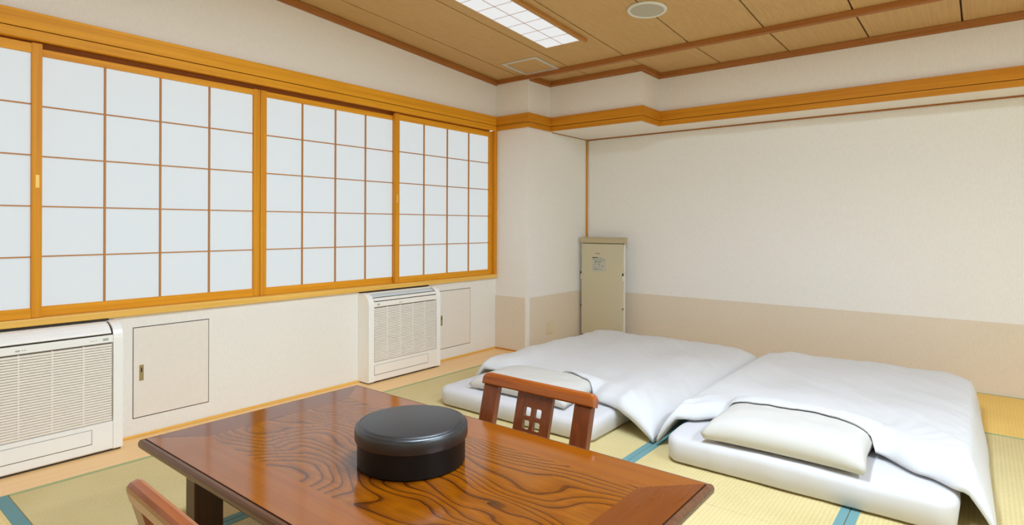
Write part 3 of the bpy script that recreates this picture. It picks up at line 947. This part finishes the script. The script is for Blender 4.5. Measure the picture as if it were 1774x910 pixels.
def duvet(mt, pl, pl_seed, xl, xr, head, foot, rim_l, rim_r, thick, label, seed, folds):
    """thick quilt draped over mattress and pillow: a membrane relaxed over what lies below it;
    rim_l and rim_r give the height its side edges rest at, from head to foot"""
    nu, nv = 84, 104
    X, Y, S = {}, {}, {}
    g = 0.022
    for i in range(nu + 1):
        u = i / nu
        for j in range(nv + 1):
            v = j / nv
            xa, xb = lerp_pts(xl, v), lerp_pts(xr, v)
            xx = xa * (1 - u) + xb * u
            xm = xl[0][1] * (1 - u) + xr[0][1] * u
            y0, y1 = lerp_pts(head, xm), lerp_pts(foot, xm)
            yy = y0 * (1 - v) + y1 * v
            X[i, j], Y[i, j] = xx, yy
            h = mt[4] + 0.012
            if xx < mt[0] - g:
                f = (xx - xa) / max(1e-4, mt[0] - g - xa)
                sx = lerp_pts(rim_l, v) + (h - lerp_pts(rim_l, v)) * max(0, f) ** 0.8
            elif xx > mt[1] + g:
                f = (xb - xx) / max(1e-4, xb - mt[1] - g)
                sx = lerp_pts(rim_r, v) + (h - lerp_pts(rim_r, v)) * max(0, f) ** 0.8
            else:
                sx = h
            if yy < mt[2] - g:
                sx = 0.004
            elif yy > mt[3] + g:
                f = (y1 - yy) / max(1e-4, y1 - mt[3] - g)
                sx = 0.01 + (sx - 0.01) * max(0, f) ** 0.8
            s = max(0.004, sx)
            ph = pillow_height(pl, pl_seed, xx, yy)
            if ph is not None:
                s = max(s, ph + 0.004)
            S[i, j] = s
    Z = dict(S)
    for it in range(60):
        Z2 = {}
        for i in range(nu + 1):
            for j in range(nv + 1):
                q = Z[max(i - 1, 0), j] + Z[min(i + 1, nu), j] + Z[i, max(j - 1, 0)] + Z[i, min(j + 1, nv)]
                Z2[i, j] = max(S[i, j], q / 4) if 0 < i < nu else S[i, j]
        Z = Z2
    for i in range(nu + 1):
        for j in range(nv + 1):
            f = 0.2 + 0.8 * sstep(0.0, 0.22, j / nv * 1.8)
            Z[i, j] = S[i, j] + (Z[i, j] - S[i, j]) * f
    bm = bmesh.new()
    top, bot = {}, {}
    for i in range(nu + 1):
        u = i / nu
        for j in range(nv + 1):
            v = j / nv
            x, y = X[i, j], Y[i, j]
            wx = abs(lerp_pts(xr, v) - lerp_pts(xl, v))
            rise = lambda d, w: math.sqrt(max(0.0, 1 - (1 - min(1, d / w)) ** 2))
            ks = rise(min(u, 1 - u) * wx, 0.15)
            onp = sstep(pl[0] - 0.12, pl[0] + 0.05, x) * (1 - sstep(pl[1] - 0.05, pl[1] + 0.12, x))
            kh = onp * (1 - (1 - min(1, v * 1.8 / 0.50)) ** 1.6) + (1 - onp) * rise(v * 1.8, 0.16)
            kf = rise((1 - v) * 1.8, 0.22)
            k = min(ks, kf) * (0.1 + 0.9 * kh)
            off = sstep(mt[1] - 0.03, mt[1] + 0.06, x) + 1 - sstep(mt[0] - 0.06, mt[0] + 0.03, x)
            t = 0.006 + 0.006 * (1 - onp) + 0.018 * off * (1 - sstep(0.05, 0.35, v * 1.8)) + thick * k
            w = noise.noise(Vector((x * 2.6 + seed, y * 2.2, 0))) * 0.015
            w += noise.noise(Vector(((x + y) * 5 + seed, (x - y) * 1.6, 2))) * 0.009
            w += noise.noise(Vector(((x * 1.2 + y) * 15 + seed, (x - y) * 2.4, 5))) * 0.0045
            w += noise.noise(Vector(((x - y * 0.7) * 19 + seed, (x + y) * 3.0, 9))) * 0.0016
            for fx, fy, ang, num, amp, reach in folds:
                dx, dy = x - fx, y - fy
                r = math.hypot(dx, dy)
                if r < reach:
                    w += math.sin(math.atan2(dy, dx) * num + seed) * amp * (1 - r / reach) * min(1, r / 0.12)
            top[i, j] = bm.verts.new((x, y, Z[i, j] + t + max(-t * 0.6, w * (0.15 + 0.85 * k))))
            bot[i, j] = bm.verts.new((x, y, Z[i, j] + 0.002))
    for i in range(nu):
        for j in range(nv):
            bm.faces.new((top[i, j], top[i + 1, j], top[i + 1, j + 1], top[i, j + 1]))
            bm.faces.new((bot[i, j], bot[i, j + 1], bot[i + 1, j + 1], bot[i + 1, j]))
    def side(seq):
        for p, q in zip(seq, seq[1:]):
            bm.faces.new((top[p], bot[p], bot[q], top[q]))
    side([(i, 0) for i in range(nu + 1)])
    side([(nu, j) for j in range(nv + 1)])
    side([(i, nv) for i in range(nu, -1, -1)])
    side([(0, j) for j in range(nv, -1, -1)])
    o = obj('duvet', bm, 'duvet', None, True)
    return tag(o, label, 'duvet')


duvet(MAT1, PIL1, 2.0, [(0, -2.72), (1, -2.72)], [(0, -1.285), (0.5, -1.270), (1, -1.275)],
      [(-2.72, 2.98), (-2.45, 3.02), (-2.05, 3.02), (-1.80, 2.93), (-1.62, 2.82), (-1.45, 2.77), (-1.28, 2.74)],
      [(-2.72, 4.56), (-2.5, 4.66), (-2.0, 4.70), (-1.5, 4.64), (-1.28, 4.50)],
      [(0, 0.006), (1, 0.006)], [(0, 0.008), (0.18, 0.055), (0.45, 0.095), (1, 0.105)], 0.058,
      'white duvet on the left futon, its corner hanging to the tatami', 11.0,
      [(-1.30, 2.78, 0, 16, 0.005, 0.8), (-2.6, 4.5, 0, 13, 0.005, 0.5)])
duvet(MAT2, PIL2, 8.0, [(0, -1.265), (0.5, -1.262), (1, -1.267)], [(0, 0.045), (0.5, 0.030), (1, 0.0)],
      [(-1.265, 2.74), (-1.12, 2.82), (-1.0, 2.92), (-0.80, 2.91), (-0.55, 2.92), (-0.34, 2.87), (-0.17, 2.76), (-0.05, 2.68), (0.045, 2.66)],
      [(-1.265, 4.52), (-1.0, 4.62), (-0.5, 4.68), (-0.15, 4.63), (0.045, 4.40)],
      [(0, 0.010), (0.18, 0.055), (0.45, 0.095), (1, 0.105)], [(0, 0.006), (1, 0.006)], 0.060,
      'white duvet on the right futon, reaching to the bare tatami', 23.0,
      [(0.02, 2.72, 0, 15, 0.008, 0.8), (-1.24, 2.8, 0, 15, 0.006, 0.6), (-0.35, 2.9, 0, 22, 0.006, 0.5)])

# ------------------------------------------------------------------ low table
ZT = 0.39
TX0, TX1, TY0, TY1 = -2.176, -0.574, 0.742, 1.616       # outer edge
t = thing('low_table', 'low varnished wooden table with a framed figured top and dark legs', 'table', ((TX0 + TX1) / 2, (TY0 + TY1) / 2, 0))
TC = Vector(t.location)
def P(name, b, mat, par=t, smooth=False):
    bmesh.ops.translate(b, vec=-TC, verts=b.verts)
    return obj(name, b, mat, par, smooth)
e = 0.018                                   # edge moulding width
ix0, ix1, iy0, iy1 = TX0 + e, TX1 - e, TY0 + e, TY1 - e
px0, px1, py0, py1 = ix0 + 0.135, ix1 - 0.135, iy0 + 0.140, iy1 - 0.140
zl = ZT - 0.020
P('top_panel', bx(px0, px1, py0, py1, zl, ZT - 0.0002), 'table')
P('border_strip', prism([(ix0, iy0), (ix1, iy0), (px1, py0), (px0, py0)], 2, zl, ZT), 'border_x')
P('border_strip', prism([(ix0, iy1), (px0, py1), (px1, py1), (ix1, iy1)], 2, zl, ZT), 'border_x')
P('border_strip', prism([(ix0, iy0), (px0, py0), (px0, py1), (ix0, iy1)], 2, zl, ZT), 'border_y')
P('border_strip', prism([(ix1, iy0), (ix1, iy1), (px1, py1), (px1, py0)], 2, zl, ZT), 'border_y')
P('under_board', bx(ix0 + 0.002, ix1 - 0.002, iy0 + 0.002, iy1 - 0.002, ZT - 0.030, zl), 'leg')


def ring_sweep(x0, x1, y0, y1, prof):
    """profile (inset from the outer edge, z) swept round a rectangle"""
    bm = bmesh.new()
    R = []
    for o, z in prof:
        R.append([bm.verts.new(p) for p in ((x0 + o, y0 + o, z), (x1 - o, y0 + o, z), (x1 - o, y1 - o, z), (x0 + o, y1 - o, z))])
    n = len(prof)
    for a in range(n):
        b = (a + 1) % n
        for k in range(4):
            bm.faces.new((R[a][k], R[a][(k + 1) % 4], R[b][(k + 1) % 4], R[b][k]))
    return bm


prof = [(e - 0.0022, ZT - 0.003), (0.013, ZT - 0.0010), (0.006, ZT - 0.003), (0.002, ZT - 0.008), (0.0, ZT - 0.016), (0.001, ZT - 0.026), (0.006, ZT - 0.033), (0.014, ZT - 0.038), (0.03, ZT - 0.038), (0.03, ZT - 0.030), (e - 0.0022, ZT - 0.030)]
P('edge_moulding', ring_sweep(TX0, TX1, TY0, TY1, prof), 'edge')
P('shadow_groove', ring_sweep(TX0, TX1, TY0, TY1, [(e, ZT - 0.0025), (e - 0.0022, ZT - 0.0025), (e - 0.0022, ZT - 0.02), (e, ZT - 0.02)]), 'groove')
for lx in (-1.917, -0.895):
    for ly in (0.786, 1.483):
        P('leg', bx(lx, lx + 0.060, ly, ly + 0.088, 0.0025, ZT - 0.031, bev=0.003), 'leg')
for lx in (-1.899, -0.877):
    P('leg_rail', bx(lx, lx + 0.024, 0.875, 1.482, ZT - 0.085, ZT - 0.031, bev=0.002), 'leg')

# ------------------------------------------------------------------ round lacquer box
t = thing('lacquer_box', 'round black lacquer box with a flat overlapping lid on the table', 'box', (-1.346, 1.199, ZT + 0.0008))
R = 0.161
obj('body', lathe([(0, 0), (R - 0.004, 0), (R, 0.004), (R, 0.084), (0, 0.084)], 96), 'lacquer', t, True)
bm = lathe([(R + 0.001, 0.0845), (R + 0.001, 0.074), (R + 0.006, 0.074), (R + 0.0075, 0.078), (R + 0.0075, 0.104), (R + 0.006, 0.111), (R + 0.001, 0.1155), (R - 0.006, 0.1165), (R - 0.0075, 0.1155), (R - 0.009, 0.1162), (R - 0.012, 0.1185), (R - 0.018, 0.1195), (0, 0.1205)], 96)
obj('lid', bm, 'lacquer_sheen', t, True)
for o in t.children:
    for p in o.data.polygons:
        p.use_smooth = True
    mod = o.modifiers.new('edge split', 'EDGE_SPLIT')
    mod.split_angle = math.radians(40)


# ------------------------------------------------------------------ legless floor chairs
def floor_chair(cx, y_top, sgn, label, turn=0.0):
    """back leans away from the table; sgn +1: back on the +Y side of the seat"""
    t = thing('floor_chair', label, 'chair', (cx, y_top - sgn * 0.132, 0.002), (0, 0, turn if sgn > 0 else math.pi + turn))
    A = math.radians(15)
    RB = Matrix.Rotation(-A, 4, 'X')         # the back, tilted about its foot
    def P(name, b, mat, par=t, tilt=True):
        if tilt:
            bmesh.ops.transform(b, matrix=RB, verts=b.verts)
        return obj(name, b, mat, par)
    Lb = 0.470                               # post length below the top rail
    for s in (-1, 1):
        b = bmesh.new()
        x_in, x_out = s * 0.178, s * 0.250
        pts = [(x_in, Lb), (x_out, Lb), (x_out * 0.985, 0.02), (x_in * 0.985, 0.02)]
        prism(pts, 1, -0.030, 0.0, b)
        bmesh.ops.bevel(b, geom=list(b.edges), offset=0.004, segments=2, affect='EDGES', profile=0.5)
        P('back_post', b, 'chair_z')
    # top rail: rounded over its upper edge
    b = bmesh.new()
    pr = [(-0.034, Lb), (-0.036, Lb + 0.005), (-0.036, Lb + 0.030), (-0.033, Lb + 0.041), (-0.025, Lb + 0.047), (-0.010, Lb + 0.047), (-0.001, Lb + 0.041), (0.002, Lb + 0.030), (0.002, Lb)]
    L = 0.258
    stations = [(-L, 0.72), (-L + 0.006, 0.88), (-L + 0.016, 0.97), (-L + 0.03, 1.0), (L - 0.03, 1.0), (L - 0.016, 0.97), (L - 0.006, 0.88), (L, 0.72)]
    rings = []
    for x, k in stations:
        rings.append([b.verts.new((x, -0.017 + (py + 0.017) * (0.6 + 0.4 * k), Lb + (pz - Lb) * k)) for py, pz in pr])
    for a, c in zip(rings, rings[1:]):
        for j in range(len(pr)):
            b.faces.new((a[j], a[(j + 1) % len(pr)], c[(j + 1) % len(pr)], c[j]))
    b.faces.new(rings[0])
    b.faces.new(list(reversed(rings[-1])))
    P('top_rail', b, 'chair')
    # splat with four rounded square holes
    b = bmesh.new()
    cell, hole, rr = 0.048, 0.0160, 0.006
    zmid = 0.380
    ya, yb = -0.022, -0.006
    wS, z0, z1 = 0.081, 0.03, Lb
    def quad2(xa, xb, za, zb):
        box(b, xa, xb, ya, yb, za, zb)
    xs = [-wS, -cell, 0.0, cell, wS]
    quad2(-wS, wS, z0, zmid - cell)
    quad2(-wS, wS, zmid + cell, z1)
    quad2(-wS, -cell, zmid - cell, zmid + cell)
    quad2(cell, wS, zmid - cell, zmid + cell)
    for sx in (-1, 1):
        for sz in (-1, 1):
            ccx, ccz = sx * cell / 2, zmid + sz * cell / 2
            inner, outer = [], []
            for q in range(4):
                a0 = math.pi / 2 * q
                ax = ccx + (hole - rr) * (1 if q in (0, 3) else -1)
                az = ccz + (hole - rr) * (1 if q in (0, 1) else -1)
                for k in range(4):
                    a = a0 + math.pi / 2 * k / 3
                    x, z = ax + rr * math.cos(a), az + rr * math.sin(a)
                    dx, dz = x - ccx, z - ccz
                    f = (cell / 2) / max(abs(dx), abs(dz))
                    inner.append((x, z))
                    outer.append((ccx + dx * f, ccz + dz * f))
            # make sure the outer ring passes through the cell corners
            for q in range(4):
                i1, i2 = q * 4 + 1, q * 4 + 2
                kx = 1 if q in (0, 3) else -1
                kz = 1 if q in (0, 1) else -1
                outer[i1] = outer[i2] = (ccx + kx * cell / 2, ccz + kz * cell / 2)
            vi = {}
            for nm, ring in (('i', inner), ('o', outer)):
                for k, (x, z) in enumerate(ring):
                    for yn, y in (('a', ya), ('b', yb)):
                        vi[nm, k, yn] = b.verts.new((x, y, z))
            n = len(inner)
            for k in range(n):
                k2 = (k + 1) % n
                for yn in ('a', 'b'):
                    b.faces.new((vi['i', k, yn], vi['i', k2, yn], vi['o', k2, yn], vi['o', k, yn]))
                b.faces.new((vi['i', k, 'a'], vi['i', k2, 'a'], vi['i', k2, 'b'], vi['i', k, 'b']))
    bmesh.ops.remove_doubles(b, verts=b.verts, dist=0.00005)
    P('back_splat', b, 'chair_z')
    # low seat tucked under the table
    P('seat', bx(-0.245, 0.245, -0.43, -0.020, 0.012, 0.040, bev=0.008), 'seat', tilt=False)
    P('seat_frame', bx(-0.255, 0.255, -0.44, -0.012, 0.0, 0.012, bev=0.003), 'chair', tilt=False)
    return t


floor_chair(-1.313, 1.815, 1, 'reddish wooden legless chair with a pierced back, beyond the table')
floor_chair(-1.290, 0.492, -1, 'wooden legless chair on the near side of the table, only its top rail in view', -0.034)
